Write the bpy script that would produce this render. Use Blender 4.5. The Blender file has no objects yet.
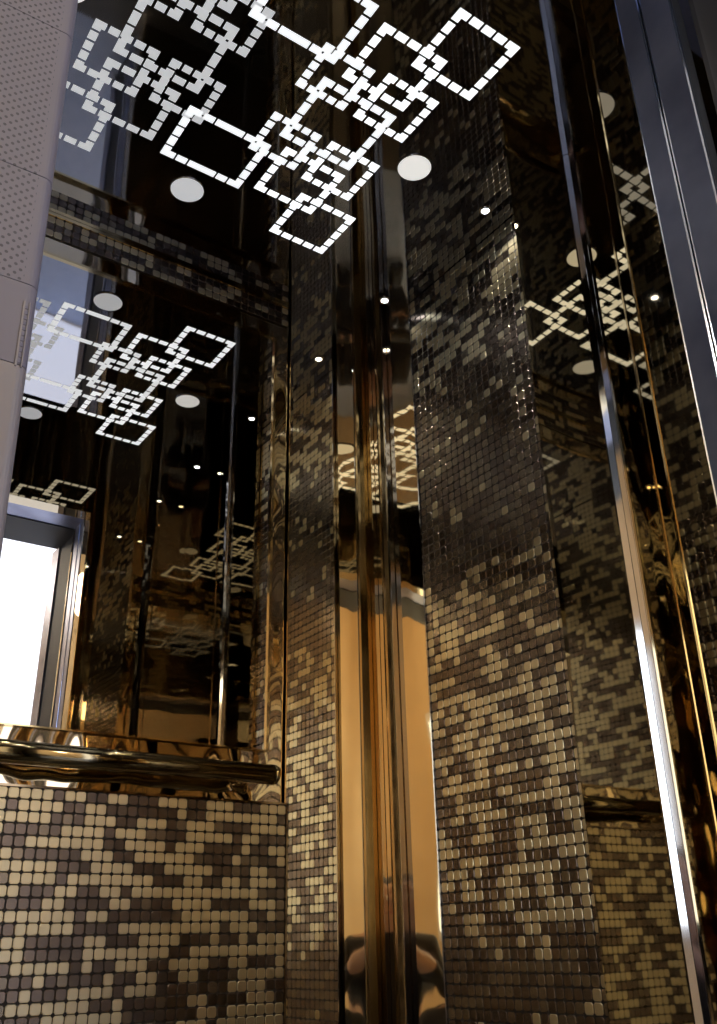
import bpy, math, random
from mathutils import Matrix, Vector

# ---------------------------------------------------------------- basics
U = 1.5                       # scene unit (ceiling height above the lens) in metres
CEIL = 2.2
C = bpy.context.scene.collection
scene = bpy.context.scene
rnd = random.Random(7)


def X(v): return v * U
def Zc(v): return CEIL + v * U    # v = 0 at the ceiling, negative below


# ---------------------------------------------------------------- materials
MATS = {}


def principled(name, color, metal=0.0, rough=0.5, emit=None, estr=0.0, wave=None, noise=None,
               spec=0.5):
    m = bpy.data.materials.new(name)
    m.use_nodes = True
    nt = m.node_tree
    b = nt.nodes['Principled BSDF']
    b.inputs['Base Color'].default_value = (*color, 1)
    b.inputs['Metallic'].default_value = metal
    b.inputs['Roughness'].default_value = rough
    b.inputs['Specular IOR Level'].default_value = spec
    if emit:
        b.inputs['Emission Color'].default_value = (*emit, 1)
        b.inputs['Emission Strength'].default_value = estr
    tc = nt.nodes.new('ShaderNodeTexCoord')
    if wave:
        scale, strength, zs = wave
        mp = nt.nodes.new('ShaderNodeMapping')
        mp.inputs['Scale'].default_value = (1, 1, zs)
        nt.links.new(tc.outputs['Object'], mp.inputs['Vector'])
        n = nt.nodes.new('ShaderNodeTexNoise')
        n.inputs['Scale'].default_value = scale
        n.inputs['Detail'].default_value = 1.0
        nt.links.new(mp.outputs['Vector'], n.inputs['Vector'])
        bp = nt.nodes.new('ShaderNodeBump')
        bp.inputs['Strength'].default_value = 1.0
        bp.inputs['Distance'].default_value = strength
        nt.links.new(n.outputs['Fac'], bp.inputs['Height'])
        nt.links.new(bp.outputs['Normal'], b.inputs['Normal'])
    if noise:
        scale, lo, hi = noise
        n = nt.nodes.new('ShaderNodeTexNoise')
        n.inputs['Scale'].default_value = scale
        n.inputs['Detail'].default_value = 4.0
        nt.links.new(tc.outputs['Object'], n.inputs['Vector'])
        r = nt.nodes.new('ShaderNodeValToRGB')
        r.color_ramp.elements[0].position = 0.3
        r.color_ramp.elements[1].position = 0.7
        r.color_ramp.elements[0].color = (*lo, 1)
        r.color_ramp.elements[1].color = (*hi, 1)
        nt.links.new(n.outputs['Fac'], r.inputs['Fac'])
        nt.links.new(r.outputs['Color'], b.inputs['Base Color'])
    MATS[name] = m
    return m


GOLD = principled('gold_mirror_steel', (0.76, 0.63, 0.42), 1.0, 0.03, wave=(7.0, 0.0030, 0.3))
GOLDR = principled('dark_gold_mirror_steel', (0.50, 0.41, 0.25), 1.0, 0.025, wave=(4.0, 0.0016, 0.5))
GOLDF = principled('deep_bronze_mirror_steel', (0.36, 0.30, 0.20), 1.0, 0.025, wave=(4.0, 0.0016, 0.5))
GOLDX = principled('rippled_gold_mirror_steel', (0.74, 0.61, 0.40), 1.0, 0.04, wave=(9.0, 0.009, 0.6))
SMIRROR = principled('smoked_mirror', (0.66, 0.65, 0.64), 1.0, 0.006, wave=(2.5, 0.0004, 1.0))
BLACKM = principled('black_mirror_steel', (0.36, 0.36, 0.38), 1.0, 0.03, wave=(3.0, 0.0012, 1.0))
TLIGHT = principled('light_mosaic_tile', (0.78, 0.68, 0.46), 1.0, 0.31)
TDARK = principled('dark_mosaic_tile', (0.20, 0.155, 0.125), 1.0, 0.22)
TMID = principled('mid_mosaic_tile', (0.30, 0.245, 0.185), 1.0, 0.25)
GROUT = principled('dark_grout', (0.02, 0.015, 0.012), 0.2, 0.5)
CHROME = principled('polished_chrome', (0.46, 0.46, 0.48), 1.0, 0.06)
GOLDBAR = principled('polished_gold_trim', (0.72, 0.55, 0.28), 1.0, 0.08)
DARKBAR = principled('dark_bronze_trim', (0.28, 0.20, 0.12), 1.0, 0.10)
DARKGOLD = principled('bronze_gold_trim', (0.52, 0.38, 0.20), 1.0, 0.10)
FLATGOLD = principled('flat_gold_mirror_sheet', (0.84, 0.76, 0.58), 1.0, 0.02, wave=(3.0, 0.0005, 0.4))
EDGEM = principled('bright_cool_edge', (0.62, 0.72, 0.95), 1.0, 0.12)
RAILM = principled('bronze_handrail', (0.42, 0.34, 0.20), 1.0, 0.12)
STEEL = principled('brushed_steel', (0.26, 0.28, 0.4), 0.85, 0.34, noise=(6.0, (0.14, 0.15, 0.23), (0.32, 0.34, 0.46)))
DARK = principled('dark_gap', (0.012, 0.012, 0.015), 0.0, 0.6)
STONE = principled('dark_floor_stone', (0.05, 0.045, 0.04), 0.0, 0.25, noise=(12, (0.03, 0.027, 0.024), (0.07, 0.06, 0.05)))
LFLOOR = principled('pale_floor_tile', (0.36, 0.45, 0.68), 0.0, 0.35, noise=(20, (0.32, 0.42, 0.66), (0.42, 0.50, 0.74)))
TAN = principled('tan_wall_paint', (0.72, 0.56, 0.36), 0.0, 0.7, noise=(6, (0.68, 0.53, 0.34), (0.76, 0.59, 0.38)))
WHITEP = principled('grey_ceiling_paint', (0.22, 0.21, 0.20), 0.0, 0.8)
WINGLOW = principled('bright_frosted_daylight_glass', (0.8, 0.85, 0.9), 0.0, 0.4, emit=(0.78, 0.84, 1.0), estr=2.2)
WINGLOW2 = principled('bright_side_daylight_glass', (0.8, 0.85, 0.9), 0.0, 0.4, emit=(0.86, 0.93, 1.0), estr=5.5)
WINFRAME = principled('white_window_frame', (0.75, 0.77, 0.8), 0.0, 0.4)
SPOTEMIT = principled('spot_lens', (1, 1, 1), 0.0, 0.3, emit=(0.9, 0.95, 1.0), estr=14.0)
DISC = principled('frosted_downlight', (0.7, 0.7, 0.68), 0.0, 0.5, emit=(1.0, 0.98, 0.93), estr=0.72)
DISCDIM = principled('frosted_downlight_dim', (0.7, 0.7, 0.68), 0.0, 0.5, emit=(0.95, 0.97, 1.0), estr=0.48)
WALLFILL = principled('warm_wall_fill', (1, 1, 1), 0.0, 0.5, emit=(1.0, 0.88, 0.70), estr=8.0)
FILLGLOBE = principled('bright_warm_fill', (1, 1, 1), 0.0, 0.5, emit=(1.0, 0.88, 0.70), estr=40.0)
LEDM = {}
for lv, s in (('bright', 1.25), ('mid', 0.95), ('soft', 0.47)):
    LEDM[lv] = principled('led_' + lv, (0.8, 0.8, 0.8), 0.0, 0.4, emit=(0.95, 0.98, 1.0), estr=s)


def brushed(m, an=0.92):
    nt = m.node_tree
    b = nt.nodes['Principled BSDF']
    b.inputs['Anisotropic'].default_value = an
    cv = nt.nodes.new('ShaderNodeCombineXYZ')
    cv.inputs[0].default_value = 0.7071
    cv.inputs[1].default_value = 0.7071
    nt.links.new(cv.outputs[0], b.inputs['Tangent'])


for _m in (TLIGHT, TMID, TDARK):
    brushed(_m)


def perforated_material():
    m = principled('perforated_grey_sheet', (0.09, 0.09, 0.1), 0.0, 0.5)
    nt = m.node_tree
    b = nt.nodes['Principled BSDF']
    tc = nt.nodes.new('ShaderNodeTexCoord')
    sep = nt.nodes.new('ShaderNodeSeparateXYZ')
    nt.links.new(tc.outputs['Object'], sep.inputs['Vector'])

    def math_(op, a, bval=None, c=None):
        n = nt.nodes.new('ShaderNodeMath')
        n.operation = op
        for i, v in enumerate((a, bval, c)):
            if v is None:
                continue
            if isinstance(v, (int, float)):
                n.inputs[i].default_value = v
            else:
                nt.links.new(v, n.inputs[i])
        return n.outputs[0]
    P = 0.0066
    u = math_('DIVIDE', sep.outputs['X'], P)
    v = math_('DIVIDE', sep.outputs['Z'], P)

    def dots(u, v):
        fu = math_('SUBTRACT', math_('FRACT', u), 0.5)
        fv = math_('SUBTRACT', math_('FRACT', v), 0.5)
        return math_('SQRT', math_('ADD', math_('MULTIPLY', fu, fu), math_('MULTIPLY', fv, fv)))
    d1 = dots(u, v)
    d2 = dots(math_('ADD', u, 0.5), math_('ADD', v, 0.5))
    d = math_('MINIMUM', d1, d2)
    hole = math_('LESS_THAN', d, 0.165)
    # no holes on the plain border near the rounded edge nor on the plain foot
    inx = math_('LESS_THAN', sep.outputs['X'], -0.0105)
    inz = math_('GREATER_THAN', sep.outputs['Z'], 1.075)
    hole = math_('MULTIPLY', math_('MULTIPLY', hole, inx), inz)
    mix = nt.nodes.new('ShaderNodeMix')
    mix.data_type = 'RGBA'
    nt.links.new(hole, mix.inputs['Factor'])
    n = nt.nodes.new('ShaderNodeTexNoise')
    n.inputs['Scale'].default_value = 14
    nt.links.new(tc.outputs['Object'], n.inputs['Vector'])
    r = nt.nodes.new('ShaderNodeValToRGB')
    r.color_ramp.elements[0].color = (0.105, 0.10, 0.14, 1)
    r.color_ramp.elements[1].color = (0.15, 0.14, 0.18, 1)
    nt.links.new(n.outputs['Fac'], r.inputs['Fac'])
    nt.links.new(r.outputs['Color'], mix.inputs[6])
    mix.inputs[7].default_value = (0.035, 0.033, 0.05, 1)
    nt.links.new(mix.outputs[2], b.inputs['Base Color'])
    return m


PERF = perforated_material()
PERFPLAIN = principled('plain_grey_sheet', (0.17, 0.155, 0.17), 0.0, 0.4)
SLOT = principled('vent_slot_dark', (0.10, 0.10, 0.16), 0.0, 0.5)
CLOTHD = principled('dark_jacket_cloth', (0.018, 0.016, 0.018), 0.0, 0.85)
TROUSER = principled('dark_trouser_cloth', (0.02, 0.02, 0.028), 0.0, 0.85)
SKIN = principled('skin', (0.46, 0.28, 0.20), 0.0, 0.5)
HAIR = principled('dark_hair', (0.02, 0.014, 0.012), 0.0, 0.5)
SHOE = principled('black_shoe', (0.015, 0.015, 0.015), 0.0, 0.4)
EYEW = principled('eye_white', (0.75, 0.73, 0.70), 0.0, 0.3)
LIP = principled('lip', (0.40, 0.17, 0.14), 0.0, 0.5)


# ---------------------------------------------------------------- mesh helpers
class MB:
    def __init__(self):
        self.v, self.f, self.m = [], [], []
        self.smooth = []

    def face(self, idx, mi=0, sm=False):
        self.f.append(idx); self.m.append(mi); self.smooth.append(sm)

    def quad(self, a, b, c, d, mi=0):
        n = len(self.v)
        self.v += [a, b, c, d]
        self.face((n, n + 1, n + 2, n + 3), mi)

    def box(self, x0, x1, y0, y1, z0, z1, mi=0, bev=0.0):
        x0, x1 = min(x0, x1), max(x0, x1)
        y0, y1 = min(y0, y1), max(y0, y1)
        z0, z1 = min(z0, z1), max(z0, z1)
        n = len(self.v)
        self.v += [(x0, y0, z0), (x1, y0, z0), (x1, y1, z0), (x0, y1, z0),
                   (x0, y0, z1), (x1, y0, z1), (x1, y1, z1), (x0, y1, z1)]
        for q in ((0, 3, 2, 1), (4, 5, 6, 7), (0, 1, 5, 4), (1, 2, 6, 5), (2, 3, 7, 6), (3, 0, 4, 7)):
            self.face(tuple(n + i for i in q), mi)

    def extrude_z(self, pts, z0, z1, mi=0, sm=False):
        """closed outline (counter-clockwise from above) pulled up from z0 to z1"""
        n = len(self.v); k = len(pts)
        self.v += [(x, y, z0) for x, y in pts] + [(x, y, z1) for x, y in pts]
        for i in range(k):
            j = (i + 1) % k
            self.face((n + i, n + j, n + k + j, n + k + i), mi, sm)
        self.face(tuple(n + i for i in reversed(range(k))), mi)
        self.face(tuple(n + k + i for i in range(k)), mi)

    def tube(self, pts, radii, seg=16, mi=0, caps=True):
        n0 = len(self.v)
        pts = [Vector(p) for p in pts]
        k = len(pts)
        up = None
        for i, p in enumerate(pts):
            t = (pts[min(i + 1, k - 1)] - pts[max(i - 1, 0)]).normalized()
            ref = Vector((0, 0, 1)) if abs(t.z) < 0.9 else Vector((1, 0, 0))
            a = t.cross(ref).normalized(); b = t.cross(a).normalized()
            r = radii[i] if isinstance(radii, (list, tuple)) else radii
            for s in range(seg):
                an = 2 * math.pi * s / seg
                self.v.append(tuple(p + a * math.cos(an) * r + b * math.sin(an) * r))
        for i in range(k - 1):
            for s in range(seg):
                s2 = (s + 1) % seg
                self.face((n0 + i * seg + s, n0 + i * seg + s2, n0 + (i + 1) * seg + s2, n0 + (i + 1) * seg + s), mi, True)
        if caps:
            self.face(tuple(n0 + s for s in reversed(range(seg))), mi)
            self.face(tuple(n0 + (k - 1) * seg + s for s in range(seg)), mi)

    def lathe(self, c, prof, seg=32, mi=0):
        """profile [(r, z)] turned about the vertical through c"""
        n0 = len(self.v); k = len(prof)
        for r, z in prof:
            for s in range(seg):
                a = 2 * math.pi * s / seg
                self.v.append((c[0] + r * math.cos(a), c[1] + r * math.sin(a), c[2] + z))
        for i in range(k - 1):
            for s in range(seg):
                s2 = (s + 1) % seg
                self.face((n0 + i * seg + s, n0 + i * seg + s2, n0 + (i + 1) * seg + s2, n0 + (i + 1) * seg + s), mi, True)
        return n0

    def disc(self, c, r, z, seg=32, mi=0, down=True):
        n = len(self.v)
        self.v += [(c[0] + r * math.cos(2 * math.pi * s / seg), c[1] + r * math.sin(2 * math.pi * s / seg), z) for s in range(seg)]
        idx = tuple(range(n, n + seg))
        self.face(tuple(reversed(idx)) if down else idx, mi)

    def build(self, name, mats, parent=None):
        me = bpy.data.meshes.new(name)
        me.from_pydata(self.v, [], self.f)
        for m in (mats if isinstance(mats, (list, tuple)) else [mats]):
            me.materials.append(m)
        me.polygons.foreach_set('material_index', self.m)
        me.polygons.foreach_set('use_smooth', self.smooth)
        me.update()
        o = bpy.data.objects.new(name, me)
        C.objects.link(o)
        if parent:
            o.parent = parent
        return o


def tag(o, label, cat, group=None, kind=None):
    o['label'] = label
    o['category'] = cat
    if group:
        o['group'] = group
    if kind:
        o['kind'] = kind
    return o


def struct(o, label=None, cat=None):
    o['kind'] = 'structure'
    if label:
        o['label'] = label
        o['category'] = cat
    return o


def empty(name, label, cat, loc=(0, 0, 0), group=None):
    o = bpy.data.objects.new(name, None)
    o.empty_display_size = 0.05
    C.objects.link(o)
    o.location = loc
    return tag(o, label, cat, group)


def child(o, parent):
    """parent a mesh written in world coordinates to an empty placed in the world"""
    o.parent = parent
    o.matrix_parent_inverse = Matrix.Translation(-Vector(parent.location))
    return o


# ---------------------------------------------------------------- mosaic sheets
P_ = 0.0131 * U      # tile pitch


def finish_map(nu, nv, seed, plight=0.5, runs=True):
    r = random.Random(seed)
    g = []
    for j in range(nv):
        row = []
        while len(row) < nu:
            light = r.random() < plight
            if row and r.random() < 0.25:
                light = row[-1] != 0
            n = r.choice((1, 1, 2, 2, 3, 4)) if light else r.choice((1, 1, 2, 2, 3, 4))
            row += [0 if light else 1] * n
        row = row[:nu]
        row = [(2 if (v == 1 and r.random() < 0.10) else v) for v in row]
        g.append(row)
    return g


def mosaic(name, axis, a0, a1, z0, z1, face, depth, seed, plight=0.5, tilt=0.012, shade_bands=()):
    """a sheet of small pillow-edged metal tiles.  axis 'x': faces -y; axis 'y': faces -x;
    axis 'Y': faces +x.  face = coordinate of the tile faces, depth = panel thickness"""
    mb = MB()
    r = random.Random(seed)
    nu = max(1, round((a1 - a0) / P_)); nv = max(1, round((z1 - z0) / P_))
    pu = (a1 - a0) / nu; pv = (z1 - z0) / nv
    sgn = 1 if axis in 'xy' else -1      # direction into the wall

    def pt(a, z, d):
        return (a, face + d, z) if axis == 'x' else (face + sgn * d, a, z)
    # backing board
    t = 0.0010
    if axis == 'x':
        mb.box(a0, a1, face + t, face + depth, z0, z1, 3)
    else:
        mb.box(face + sgn * t, face + sgn * depth, a0, a1, z0, z1, 3)
    g = finish_map(nu, nv, seed, plight)
    flip = axis == 'y'
    for j in range(nv):
        for i in range(nu):
            cu = a0 + (i + .5) * pu; cv = z0 + (j + .5) * pv
            hu = pu * 0.5 - 0.0007; hv = pv * 0.5 - 0.0007
            ta = r.gauss(0, tilt); tb = r.gauss(0, tilt)
            n = len(mb.v)
            for (inset, cut, d) in ((0.0, 0.0030, t), (0.0009, 0.0026, 0.0)):
                a, b = hu - inset, hv - inset
                for (du, dv) in ((-a + cut, -b), (a - cut, -b), (a, -b + cut), (a, b - cut),
                                 (a - cut, b), (-a + cut, b), (-a, b - cut), (-a, -b + cut)):
                    mb.v.append(pt(cu + du, cv + dv, d + (du * ta + dv * tb if d == 0 else 0)))
            mi = g[j][i]
            for (d0, d1, dp) in shade_bands:  # shading by height put into the finish: some light tiles become mid
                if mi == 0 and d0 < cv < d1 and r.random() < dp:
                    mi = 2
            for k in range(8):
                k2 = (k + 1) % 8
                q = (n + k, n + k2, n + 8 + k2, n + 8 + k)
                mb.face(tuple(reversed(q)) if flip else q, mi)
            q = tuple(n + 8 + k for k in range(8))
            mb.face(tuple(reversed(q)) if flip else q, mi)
    return mb.build(name, [TLIGHT, TDARK, TMID, GROUT])


# ---------------------------------------------------------------- cabin dimensions
W = -0.915     # left wall of the cabin
D = -0.726     # inner face of the front wall
DR = -0.265    # right edge of the doorway
DL = -0.885    # left edge of the doorway
RX = -0.024      # right wall plane
SX = -0.036      # proud mirror sheet on the right wall
HEAD = -0.125  # underside of the door header
Z0 = 0.0       # floor

# ---------------------------------------------------------------- setting: cabin shell
mb = MB(); mb.box(X(W) - .05, .05, X(D) - .10, .05, -0.03, 0.0)
struct(mb.build('floor', STONE), 'dark stone floor of the lift cabin', 'floor')
mb = MB(); mb.box(X(W) - .05, .05, X(D) - .0, .05, CEIL, CEIL + .03)
struct(mb.build('ceiling', BLACKM), 'black mirror-polished ceiling of the lift cabin', 'ceiling')
mb = MB(); mb.box(X(W) - .05, .05, .005, .05, 0, CEIL)
struct(mb.build('wall_back', GOLDX), 'gold mirror steel wall behind the handrail and mirror', 'wall')
mb = MB(); mb.box(X(RX) + .0052, .05, X(D), .005, 0, CEIL)
struct(mb.build('wall_right', GOLD), 'gold mirror steel wall on the right of the cabin', 'wall')
mb = MB(); mb.box(X(W) - .05, X(W) - .005, X(D), .005, 0, CEIL)
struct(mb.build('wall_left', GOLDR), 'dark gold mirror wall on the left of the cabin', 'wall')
# front wall: right return, left return, header
yF0, yF1 = X(D), X(-0.766)
mb = MB()
mb.box(X(DR), .05, yF1, yF0, 0, CEIL)
mb.box(X(W) - .05, X(DL), yF1, yF0, 0, CEIL)
mb.box(X(DL), X(DR), yF1, yF0, Zc(HEAD), CEIL + .03)
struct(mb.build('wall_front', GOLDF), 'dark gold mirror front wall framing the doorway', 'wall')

# proud mirror sheet on the front half of the right wall
yP0, yP1 = X(-0.3915), X(D) + .001
mb = MB(); mb.box(X(SX), X(RX) + .004, yP1, yP0, 0.0, CEIL - .001)
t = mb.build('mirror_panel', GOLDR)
tag(t, 'tall dark gold mirror sheet carrying the chrome post on the right wall', 'wall panel')

# ---------------------------------------------------------------- mosaic panels
m1 = mosaic('mosaic_panel', 'y', X(-0.388), X(-0.122), 0.10, CEIL - .002, X(RX), .004, 11, .47, shade_bands=((1.30, 1.42, .45), (1.42, 1.90, .8), (0.0, 0.72, .75)))  # dim upper and lowest bands are shade painted in through tile choice
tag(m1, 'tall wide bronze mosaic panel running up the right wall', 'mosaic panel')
m3 = mosaic('mosaic_panel', 'x', X(-0.727), X(-0.190) - .003, 0.10, Zc(-0.829), -0.014, .018, 13, .53)
tag(m3, 'low gold and brown mosaic panel under the handrail', 'mosaic panel')
m4 = mosaic('mosaic_panel', 'x', X(-0.727), X(-0.193), Zc(-0.043), CEIL - .009, 0.0, .004, 14, .2)
tag(m4, 'thin mosaic frieze of dark tiles between the large mirror and the ceiling', 'mosaic panel')
m6 = mosaic('mosaic_panel', 'Y', X(-0.388), X(-0.122), 0.10, CEIL - .002, X(W), .004, 16, .46)
tag(m6, 'wide mosaic panel on the left wall, seen mirrored in the door jamb', 'mosaic panel')


mb = MB(); mb.box(X(-0.727), X(-0.193), -.004, .004, CEIL - .009, CEIL - .001)
e = mb.build('edge_strip', GOLDBAR); e.parent = m4
# cap strip along the low panel's top and its right-hand edge
mb = MB()
mb.box(X(-0.727), X(-0.190), -0.0165, .004, Zc(-0.829), Zc(-0.829) + .004)
mb.box(X(-0.190) - .003, X(-0.190) + .001, -0.0165, .004, 0.10, Zc(-0.829) + .004)
e = mb.build('edge_strip', DARKBAR); e.parent = m3
# thin bright edge strips on the right wall panel
mb = MB(); mb.box(X(RX) - .003, X(RX) + .004, X(-0.122), X(-0.122) + .003, 0.10, CEIL - .002)
e = mb.build('edge_strip', CHROME); e.parent = m1
mb = MB(); mb.box(X(RX) - .003, X(RX) + .004, X(-0.388) - .003, X(-0.388), 0.10, CEIL - .002)
e = mb.build('edge_strip', GOLDBAR); e.parent = m1

# skirting
mb = MB(); mb.box(X(W) + .002, .0, -0.018, .004, 0, 0.095)
struct(mb.build('baseboard_back', DARKBAR), 'dark bronze skirting under the handrail wall', 'skirting')
mb = MB(); mb.box(X(RX) - 0.018, X(RX) + .004, X(-0.39), -0.02, 0, 0.095)
struct(mb.build('baseboard_right', DARKBAR), 'dark bronze skirting of the right wall', 'skirting')
mb = MB(); mb.box(X(W) - .004, X(W) + .018, X(D) + .002, -0.02, 0, 0.095)
struct(mb.build('baseboard_left', DARKBAR), 'dark bronze skirting of the left wall', 'skirting')

# ---------------------------------------------------------------- large mirror with frame
mir = empty('wall_mirror', 'large smoked mirror in a thin gold frame above the handrail', 'mirror',
            (X(-0.457), 0, Zc(-0.757)))
x0, x1, z0, z1 = X(-0.722), X(-0.221), Zc(-0.757), Zc(-0.079)
mb = MB(); mb.box(x0, x1, 0.0, .004, z0, z1)
child(mb.build('mirror_glass', SMIRROR), mir)
mb = MB(); w = .006
mb.box(x0 - w, x1 + w, -0.005, .004, z1, z1 + w)
mb.box(x0 - w, x1 + w, -0.005, .004, z0 - w * .5, z0)
mb.box(x0 - w, x0, -0.005, .004, z0, z1)
mb.box(x1, x1 + w, -0.005, .004, z0, z1)
child(mb.build('frame', GOLDBAR), mir)

# ---------------------------------------------------------------- handrail
hr = empty('handrail', 'round bronze handrail across the back wall under the large mirror', 'handrail',
           (X(-0.47), -0.06, Zc(-0.797)))
ry, rz, rr = -0.060, Zc(-0.7965), 0.0195
mb = MB(); mb.tube([(X(-0.70), ry, rz), (X(-0.232), ry, rz)], rr, 28)
child(mb.build('rail', RAILM), hr)
for xa, sg in ((X(-0.232), 1), (X(-0.70), -1)):
    mb = MB()
    mb.tube([(xa, ry, rz), (xa + sg * .004, ry, rz), (xa + sg * .010, ry, rz), (xa + sg * .013, ry, rz)],
            [rr, rr * 1.02, rr * .85, rr * .45], 28)
    child(mb.build('end_cap', GOLDBAR), hr)
for xa in (X(-0.262), X(-0.66)):
    mb = MB()
    mb.tube([(xa, ry + .012, rz - .004), (xa, -0.02, rz - .010), (xa, .004, rz - .010)], [.006, .006, .006], 14)
    mb.tube([(xa, -0.006, rz - .010), (xa, .004, rz - .010)], [.017, .019], 20)
    child(mb.build('bracket', GOLDBAR), hr)


# ---------------------------------------------------------------- vertical trims
def half_round(cx, cy, wx, wy, n=8, facing='-x'):
    pts = []
    for i in range(n + 1):
        a = math.pi * i / n
        if facing == '-x':
            pts.append((cx - wx * math.sin(a), cy + wy * math.cos(a)))
        else:
            pts.append((cx - wx * math.cos(a), cy - wy * math.sin(a)))
    return pts


mb = MB()
px_, pc_ = X(SX) - .004, X(-0.507)
mb.extrude_z([(px_, pc_ + .013), (px_ - .008, pc_ + .010), (px_ - .0115, pc_ + .004), (px_ - .0055, pc_ - .005), (px_ - .0065, pc_ - .007), (px_, pc_ - .015)], 0.0, CEIL - .001)
mb.box(X(SX) - .005, X(SX), X(-0.5165), X(-0.4975), 0.0, CEIL - .001)
t = mb.build('chrome_post', CHROME)
tag(t, 'slim rounded chrome post running up the right wall mirror', 'trim post')
mb = MB(); mb.box(X(SX) - .002, X(SX), X(-0.5555), X(-0.5530), 0.0, CEIL - .001)
t = mb.build('cover_strip', DARKGOLD)
tag(t, 'hair-thin gold cover strip just right of the chrome post', 'trim strip')

# flat mirror sheet between the handrail and the corner
mb = MB(); mb.box(X(-0.1895), X(RX) + .004, -.002, .004, 0.0, CEIL - .001)
sh = tag(mb.build('mirror_panel', FLATGOLD), 'narrow gold mirror sheet between the handrail end and the cabin corner', 'wall panel')
mb = MB(); mb.box(X(-0.1895), X(-0.1895) + .002, -.0045, .004, 0.0, CEIL - .001)
e = mb.build('edge_strip', GOLDBAR); e.parent = sh
# corner upright on the right wall
mb = MB()
cb = X(-0.034)
mb.extrude_z([(X(RX) + .004, cb + .018), (X(RX) - .006, cb + .018), (X(RX) - .013, cb + .010), (X(RX) - .015, cb + .002),
              (X(RX) - .015, cb - .006), (X(RX) - .010, cb - .014), (X(RX) - .006, cb - .018), (X(RX) + .004, cb - .018)], 0.0, CEIL - .001)
ct = tag(mb.build('corner_trim', DARKGOLD), 'bronze gold corner upright between the cabin corner and the wide mosaic panel', 'trim strip')
mb = MB(); mb.box(X(RX) - .009, X(RX) + .003, cb - .0205, cb - .018, 0.0, CEIL - .001)
e = mb.build('edge_strip', CHROME); e.parent = ct

# ---------------------------------------------------------------- ceiling light of linked squares
cl = empty('ceiling_light', 'white LED ceiling light of interlocking dashed square outlines', 'ceiling light',
           (X(-0.457), X(-0.3715), CEIL))
LW = 0.0102
zoff = [0.0005]


def dashes(L, n):
    """spans (start, end) along an edge of length L; the first and last belong to the corners"""
    p = L / n
    g = 0.0019
    return [(i * p + (g if i else 0), (i + 1) * p - (g if i < n - 1 else 0)) for i in range(n)]


def square(xa, xb, ya, yb, nx, ny, mat, special=None):
    xa, xb = min(xa, xb), max(xa, xb)
    ya, yb = min(ya, yb), max(ya, yb)
    mb = MB(); z = CEIL - zoff[0]; zoff[0] += 0.00003

    def cell(a0, a1, b0, b1):
        mb.box(X(a0), X(a1), X(b0), X(b1), z, CEIL - .0001)
    sx = special or dashes(xb - xa, nx)
    for (s, e) in sx:
        cell(xa + s, xa + e, ya, ya + LW)
        cell(xa + s, xa + e, yb - LW, yb)
    for k, (s, e) in enumerate(dashes(yb - ya, ny)):
        s2 = LW if k == 0 else s
        e2 = (yb - ya - LW) if k == ny - 1 else e
        cell(xa, xa + LW, ya + s2, ya + e2)
        cell(xb - LW, xb, ya + s2, ya + e2)
    o = mb.build('light_square', mat)
    child(o, cl)
    return o


CX, CY = -0.457, -0.3715
for sx in (1, -1):
    for sy in (1, -1):
        b = LEDM['bright'] if sx > 0 else LEDM['soft']
        mdm = LEDM['mid'] if sx > 0 else LEDM['soft']
        for (xa, xb, ya, yb, mt) in ((.142, .239, .131, .2265, b), (.079, .177, .0685, .161, b if sx > 0 else mdm),
                                     (.126, .208, .0255, .1065, b), (.036, .110, .0255, .0995, mdm)):
            square(CX + sx * xa, CX + sx * xb, CY + sy * ya, CY + sy * yb, 5, 5, mt)
for sx in (1, -1):
    square(CX + sx * .0605, CX + sx * .1755, CY - .0565, CY + .0565, 6, 5, LEDM['mid'] if sx > 0 else LEDM['soft'])
for sy in (1, -1):
    square(CX - .061, CX + .061, CY + sy * .0785, CY + sy * .1745, 5, 5, LEDM['mid'],
           [(0, .0195), (.0225, .0375), (.0405, .0815), (.0845, .0995), (.1025, .122)])

# ---------------------------------------------------------------- downlights and spots
R_ = X(0.0245)
for (dx, dy, mt, lb) in ((.2495, 0, DISC, 'round frosted downlight to the right of the square pattern, near the right wall'),
                         (0, .2165, DISCDIM, 'round frosted downlight nearest the large mirror'),
                         (0, -.2165, DISCDIM, 'round frosted downlight on the doorway side of the square pattern'),
                         (-.2495, 0, DISC, 'round frosted downlight next to the left wall')):
    c = (X(CX + dx), X(CY + dy), CEIL)
    d = empty('downlight', lb, 'downlight', c, 'round frosted downlights around the ceiling pattern')
    mb = MB(); mb.disc(c, R_ * .97, CEIL - .003)
    child(mb.build('diffuser', mt), d)
    mb = MB(); mb.lathe(c, [(R_ * .97, -.0005), (R_ * .97, -.0034), (R_, -.003), (R_, 0.0)], 40)
    child(mb.build('rim', CHROME), d)

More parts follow.
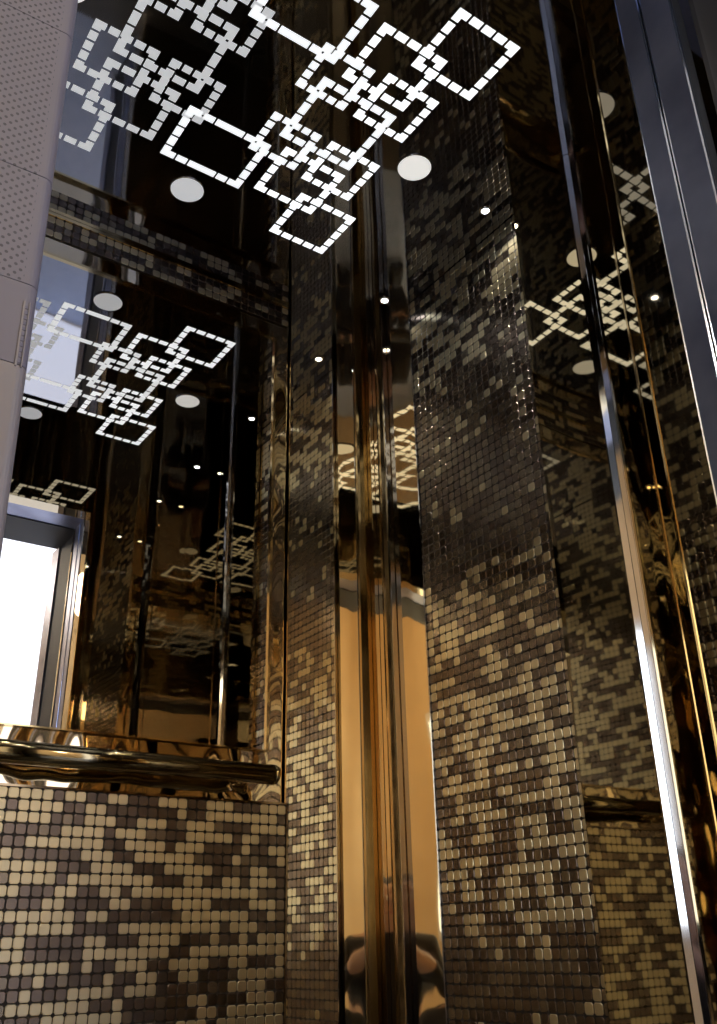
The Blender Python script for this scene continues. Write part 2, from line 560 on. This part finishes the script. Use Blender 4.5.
side = {1: 'right', -1: 'left'}
place = {-.106: 'nearest the back wall', -.363: 'halfway along the wall', -.620: 'nearest the doorway'}
for sx, xs in ((1, -0.0655), (-1, W + .0655)):
    for ys in (-.106, -.363, -.620):
        c = (X(xs), X(ys), CEIL)
        s = empty('spotlight', 'tiny bright ceiling spotlight by the %s wall, %s' % (side[sx], place[ys]), 'spotlight', c,
                  'small spotlights along the cabin walls')
        mb = MB(); mb.disc(c, .0085, CEIL - .003, 20)
        child(mb.build('lens', SPOTEMIT), s)
        mb = MB(); mb.lathe(c, [(.0085, -.0005), (.0085, -.0034), (.012, -.0045), (.0135, 0.0)], 24)
        child(mb.build('bezel', CHROME), s)
        ld = bpy.data.lights.new('spot_lamp', 'SPOT')
        ld.energy = 3.0; ld.color = (1.0, 0.93, 0.80); ld.spot_size = math.radians(95); ld.spot_blend = 0.9
        ld.shadow_soft_size = 0.008
        lo = bpy.data.objects.new('spot_lamp', ld); C.objects.link(lo)
        lo.location = (c[0], c[1], CEIL - .008)
        child(lo, s)
        lo.location = (c[0], c[1], CEIL - .008)

# ---------------------------------------------------------------- right door jamb
x = X(DR)
mb = MB()
mb.box(x - .001, x + .10, X(-0.788), X(-0.766), 0, Zc(HEAD))
mb.box(x - .001, x + .10, X(-0.820), X(-0.7915), 0, Zc(HEAD))
jr = empty('door_jamb', 'grey steel door jamb with grooves at the right edge of the picture', 'door jamb', (x, X(-0.80), 0))
child(mb.build('steel_face', STEEL), jr)
mb = MB(); mb.box(x + .006, x + .10, X(-0.7915), X(-0.788), 0, Zc(HEAD))
mb.box(x + .006, x + .10, X(-0.829), X(-0.820), 0, Zc(HEAD))
child(mb.build('groove', DARK), jr)
mb = MB()
mb.extrude_z([(x - .001, X(-0.8375)), (x + .02, X(-0.8375)), (x + .02, X(-0.829)), (x - .001, X(-0.829))], 0, Zc(HEAD))
child(mb.build('edge_bar', CHROME), jr)
mb = MB()
for yy in (-0.7655, -0.7880, -0.7915, -0.8200):
    mb.extrude_z([(x - .0002, X(yy) - .0009), (x + .004, X(yy) - .0009), (x + .004, X(yy) + .0008), (x - .0020, X(yy) + .0008)], 0, Zc(HEAD))
child(mb.build('edge_strip', EDGEM), jr)
mb = MB(); mb.extrude_z([(x - .0015, X(D) - .0025), (x + .004, X(D) - .0025), (x + .004, X(D) + .0005), (x - .0008, X(D) + .0005)], 0, Zc(HEAD))
child(mb.build('edge_strip', GOLDBAR), jr)
mb = MB(); mb.box(x + .012, x + .10, X(-0.95), X(-0.8375), 0, Zc(HEAD))
child(mb.build('rear_face', DARK), jr)
mb = MB(); mb.box(x + .006, x + .10, X(-1.0), X(-0.95), 0, Zc(HEAD))
child(mb.build('outer_face', STEEL), jr)

# ---------------------------------------------------------------- perforated panel at left
pe = X(-0.784)
py = X(-0.80)
pp = empty('perforated_panel', 'light grey perforated panel with a rounded edge at the left of the doorway',
           'perforated panel', (pe + .0172, py, 0))
pp.rotation_euler = (0, -0.0125, 0)


def panel_outline(right, left, front, back, r):
    pts = [(left, back), (left, front)]
    for i in range(7):
        a = -math.pi / 2 + (math.pi / 2) * i / 6
        pts.append((right - r + r * math.cos(a), front + r + r * math.sin(a)))
    pts.append((right, back))
    return pts


S0 = [0.06, Zc(-0.790), Zc(-0.751), Zc(-0.693), Zc(-0.602), Zc(-0.45), Zc(-0.25)]
for k in range(len(S0) - 1):
    mb = MB()
    mb.extrude_z(panel_outline(0, -0.19, 0, .02, .007), S0[k] + (.0006 if k else 0), S0[k + 1], 0)
    o = mb.build('panel_section', PERF if k else PERFPLAIN)
    o.parent = pp
mb = MB(); mb.extrude_z(panel_outline(-.0012, -0.189, .0012, .02, .007), 0.0, Zc(-0.25))
mb.build('core', PERFPLAIN).parent = pp
# recessed vent with a column of slots
vx0, vx1, vz0, vz1 = X(-0.7891 + .784), X(-0.7875 + .784), Zc(-0.7895), Zc(-0.761)
mb = MB()
for (a, b, c, d) in ((vx0 - .0012, vx0, vz0 - .002, vz1 + .002), (vx1, vx1 + .0006, vz0 - .002, vz1 + .002)):
    mb.box(a, b, -0.0008, .001, c, d)
mb.build('vent_frame', PERFPLAIN).parent = pp
for k in range(11):
    z = vz0 + (k + .5) * (vz1 - vz0) / 11
    mb = MB(); mb.box(vx0 + .0002, vx1 - .0002, -0.0003, .001, z - .0011, z + .0011)
    mb.build('vent_slot', SLOT).parent = pp

# ---------------------------------------------------------------- landing outside the doorway (seen in the mirrors)
lx0, lx1, ly0, ly1, lh = -2.6, 2.4, -3.4, X(-0.95), 3.2
mb = MB(); mb.box(lx0, lx1, ly0, X(-0.766) - .0, -0.03, -0.001)
struct(mb.build('floor', LFLOOR), 'pale blue-grey tiled floor of the landing', 'floor')
mb = MB(); mb.box(lx0, lx1, ly0, ly1 + .25, lh, lh + .03)
struct(mb.build('ceiling', WHITEP), 'grey ceiling of the landing', 'ceiling')
mb = MB(); mb.box(lx0, lx1, ly0 - .03, ly0, 0, lh)
struct(mb.build('wall_landing', TAN), 'tan painted wall across the landing', 'wall')
mb = MB(); mb.box(lx0 - .03, lx0, ly0, ly1 + .25, 0, lh)
struct(mb.build('wall_landing', TAN), 'tan painted end wall of the landing, left', 'wall')
mb = MB(); mb.box(lx1, lx1 + .03, ly0, ly1 + .25, 0, lh)
struct(mb.build('wall_landing', TAN), 'tan painted end wall of the landing, right', 'wall')
mb = MB()
mb.box(x + .10, lx1, ly1 - .02, X(-0.766), 0, lh)
mb.box(lx0, X(DL) - .07, ly1 - .02, X(-0.766), 0, lh)
mb.box(X(DL) - .07, x + .10, ly1 - .02, X(-0.766), CEIL + .031, lh)
struct(mb.build('wall_landing', TAN), 'landing wall around the lift doorway', 'wall')
mb = MB(); mb.box(X(DL) - .07, x + .10, X(-0.83), X(-0.766), Zc(HEAD), CEIL + .03)
struct(mb.build('trim_1', STEEL), 'steel header over the lift doorway', 'door header')
mb = MB(); mb.box(X(DL) - .07, x + .10, ly1 - .02, X(-0.83), Zc(HEAD) - .003, CEIL + .03)
struct(mb.build('trim_2', DARK), 'dark lintel of the landing doorway', 'lintel')
# window in the landing's far wall
wx0, wx1, wz0, wz1 = X(-0.16), X(1.4), 0.02, 3.1
wn = empty('window_1', 'bright frosted landing window mirrored at the left edge', 'window', ((wx0 + wx1) / 2, ly0, wz0))
wn['kind'] = 'structure'
mb = MB(); mb.box(wx0, wx1, ly0, ly0 + .012, wz0, wz1)
child(mb.build('pane', WINGLOW), wn)
mb = MB()
for (a, b, c, d) in ((wx0 - .05, wx0, wz0, wz1 + .05), (wx1, wx1 + .05, wz0, wz1 + .05),
                     (wx0, wx1, wz1, wz1 + .05),
                     ((wx0 + wx1) / 2 - .02, (wx0 + wx1) / 2 + .02, wz0, wz1)):
    mb.box(a, b, ly0, ly0 + .05, c, d)
child(mb.build('window_frame', WINFRAME), wn)
w2 = empty('window_2', 'landing side window left of the doorway, seen only as light in the mirrors', 'window', (lx0, X(-1.5), 0.5))
w2['kind'] = 'structure'
mb = MB(); mb.box(lx0, lx0 + .012, X(-1.95), X(-1.12), 0.75, 2.0)
child(mb.build('pane', WINGLOW2), w2)
mb = MB()
for (a, b, c, d) in ((X(-1.95) - .05, X(-1.95), .70, 2.05), (X(-1.12), X(-1.12) + .05, .70, 2.05),
                     (X(-1.95), X(-1.12), .70, .75), (X(-1.95), X(-1.12), 2.0, 2.05)):
    mb.box(lx0, lx0 + .05, a, b, c, d)
child(mb.build('window_frame', WINFRAME), w2)
# added lamp on the landing ceiling, there to light the tan wall warmly
lm = empty('added_wall_fill', 'added warm round lamp that lights the tan landing wall', 'lamp', (-1.55, -2.5, lh))
mb = MB(); mb.disc((-1.55, -2.5, lh), .26, lh - .05)
mb.lathe((-1.55, -2.5, lh), [(.26, -.05), (.275, -.045), (.28, 0.0)], 32)
child(mb.build('fill_disc', WALLFILL), lm)

pc = (-1.0, -2.75, 2.35)  # added globe out of view, brightens the lower mosaics through the doorway
pd = empty('added_fill_globe', 'added warm globe out of view, lighting the lower mosaics', 'lamp', pc)
mb = MB(); mb.lathe(pc, [(.001, -.13)] + [(.13 * math.sin(math.pi * i / 14), -.13 * math.cos(math.pi * i / 14)) for i in range(1, 14)] + [(.001, .13)], 28)
child(mb.build('fill_globe', FILLGLOBE), pd)
mb = MB(); mb.tube([(pc[0], pc[1], pc[2] + .12), (pc[0], pc[1], lh)], .005, 10)
child(mb.build('fill_globe_cord', DARK), pd)

# ---------------------------------------------------------------- crouching photographer (mirrored in the corner)
yaw_ = 0.61683
per = empty('person', 'person in dark clothes crouching in the doorway with a phone, mirrored in the corner', 'person',
            (X(-0.85404) - math.sin(yaw_) * .42, X(-1.12653) - math.cos(yaw_) * .42, 0.0))
per.rotation_euler = (0, 0, -yaw_)


def skin(name, verts, edges, radii, mat, root=0, sub=1, parent=None):
    me = bpy.data.meshes.new(name)
    me.from_pydata(verts, edges, [])
    o = bpy.data.objects.new(name, me); C.objects.link(o)
    sk = o.modifiers.new('skin', 'SKIN'); sk.use_smooth_shade = True
    for i, r in enumerate(radii):
        sv = me.skin_vertices[0].data[i]
        sv.radius = r if isinstance(r, tuple) else (r, r)
        sv.use_root = (i == root)
    sb = o.modifiers.new('sub', 'SUBSURF'); sb.levels = sub; sb.render_levels = sub
    me.materials.append(mat)
    if parent:
        o.parent = parent
    return o


V, Ed, Ra = [], [], []


def jv(p, r, prev=None):
    V.append(p); Ra.append(r)
    if prev is not None:
        Ed.append((prev, len(V) - 1))
    return len(V) - 1


pel = jv((0, -.13, .25), .13)
sp = jv((0, -.08, .44), .12, pel)
chst = jv((0, .0, .60), .13, sp)
nk = jv((0, .055, .745), .052, chst)
jaw = jv((0, .085, .80), .062, nk)
skl = jv((0, .075, .885), .082, jaw)
jv((0, .070, .945), .060, skl)
for sx in (1, -1):
    sh_ = jv((sx * .16, .01, .655), .062, chst)
    el = jv((sx * .23, .17, .50), .043, sh_)
    wr = jv((sx * .105, .335, .625), .027, el)
    pa = jv((sx * .077, .366, .668), (.014, .028), wr)
    for k, (dz, ln) in enumerate(((.052, .9), (.032, 1.0), (.012, .95), (-.008, .75))):
        a = jv((sx * .060, .380, .668 + dz * .7), .0085, pa)
        b_ = jv((sx * .047, .384, .668 + dz), .0080, a)
        jv((sx * (.047 - .016 * ln), .3845, .668 + dz), .0070, b_)
    a = jv((sx * .058, .366, .700), .010, pa)
    jv((sx * .036, .368, .722), .0085, a)
    hp = jv((sx * .095, -.10, .24), .088, pel)
    kn = jv((sx * .20, .30, .44), .058, hp)
    an = jv((sx * .15, .06, .09), .038, kn)
    he = jv((sx * .15, .04, .045), .036, an)
    jv((sx * .17, .22, .032), .030, he)
body = skin('body', V, Ed, Ra, SKIN, 0, 2, per)
# clothes follow the same bones a little wider
V, Ed, Ra = [], [], []
pel = jv((0, -.13, .27), .145); sp = jv((0, -.08, .44), .138, pel); chst = jv((0, .0, .60), .146, sp)
jv((0, .045, .715), .066, chst)
for sx in (1, -1):
    sh_ = jv((sx * .16, .01, .655), .075, chst); el = jv((sx * .23, .17, .50), .054, sh_); jv((sx * .122, .318, .610), .038, el)
skin('jacket', V, Ed, Ra, CLOTHD, 0, 2, per)
V, Ed, Ra = [], [], []
pel = jv((0, -.13, .24), .142)
for sx in (1, -1):
    hp = jv((sx * .095, -.10, .235), .100, pel); kn = jv((sx * .20, .30, .44), .070, hp); jv((sx * .155, .08, .115), .050, kn)
skin('trousers', V, Ed, Ra, TROUSER, 0, 2, per)
for sx in (1, -1):
    V, Ed, Ra = [], [], []
    a = jv((sx * .15, .02, .045), .045); b_ = jv((sx * .16, .12, .042), .046, a); jv((sx * .172, .235, .036), .036, b_)
    skin('shoe', V, Ed, Ra, SHOE, 0, 2, per)
V, Ed, Ra = [], [], []
a = jv((0, .035, .87), .085); b_ = jv((0, .045, .925), .088, a); jv((0, .065, .965), .062, b_)
skin('hair', V, Ed, Ra, HAIR, 0, 2, per)
for sx in (1, -1):
    mb = MB(); mb.lathe((sx * .031, .146, .873), [(.001, -.011), (.008, -.008), (.011, 0), (.008, .008), (.001, .011)], 12)
    mb.build('eye', EYEW, per)
    mb = MB(); mb.lathe((sx * .083, .066, .865), [(.002, -.030), (.010, -.02), (.014, .0), (.015, .018), (.004, .030)], 12)
    mb.build('ear', SKIN, per)
mb = MB(); mb.tube([(0, .150, .885), (0, .168, .850), (0, .150, .842)], [.006, .013, .008], 12); mb.build('nose', SKIN, per)
mb = MB(); mb.tube([(-.024, .136, .815), (0, .148, .813), (.024, .136, .815)], [.003, .007, .003], 10); mb.build('mouth', LIP, per)
ph = empty('phone', 'black phone held up by the crouching person', 'phone',
           (X(-0.85404) - math.sin(yaw_) * .022, X(-1.12653) - math.cos(yaw_) * .022, 0.645))
ph.rotation_euler = (0, 0, -yaw_)
mb = MB(); mb.box(-.037, .037, -.004, .004, -.055, .090); mb.build('phone_body', DARK, ph)
mb = MB(); mb.box(-.034, .034, -.0048, -.004, -.050, .085); mb.build('screen', SHOE, ph)

# ---------------------------------------------------------------- camera
f_px = 927.84
yaw, pitch, roll = 0.61683, 0.43580, -0.02283
fw = Vector((math.sin(yaw) * math.cos(pitch), math.cos(yaw) * math.cos(pitch), math.sin(pitch)))
r0 = Vector((math.cos(yaw), -math.sin(yaw), 0)); u0 = r0.cross(fw)
r1 = math.cos(roll) * r0 + math.sin(roll) * u0
u1 = -math.sin(roll) * r0 + math.cos(roll) * u0
cd = bpy.data.cameras.new('camera')
cd.sensor_fit = 'VERTICAL'; cd.sensor_height = 24.0; cd.sensor_width = 24.0
cd.lens = f_px / 1024 * 24.0
cd.clip_start = 0.02
co = bpy.data.objects.new('camera', cd); C.objects.link(co)
M = Matrix(((r1.x, u1.x, -fw.x, X(-0.85404)), (r1.y, u1.y, -fw.y, X(-1.12653)), (r1.z, u1.z, -fw.z, CEIL - U), (0, 0, 0, 1)))
co.matrix_world = M
scene.camera = co

# ---------------------------------------------------------------- world and colour
wd = bpy.data.worlds.new('world'); scene.world = wd
wd.use_nodes = True
wd.node_tree.nodes['Background'].inputs[0].default_value = (0.02, 0.02, 0.025, 1)
wd.node_tree.nodes['Background'].inputs[1].default_value = 0.3
scene.view_settings.view_transform = 'Standard'
scene.view_settings.exposure = 0.0
cy = scene.cycles
cy.max_bounces = 14; cy.glossy_bounces = 12; cy.diffuse_bounces = 4
cy.sample_clamp_indirect = 6.0
cy.caustics_reflective = True
cy.blur_glossy = 0.2
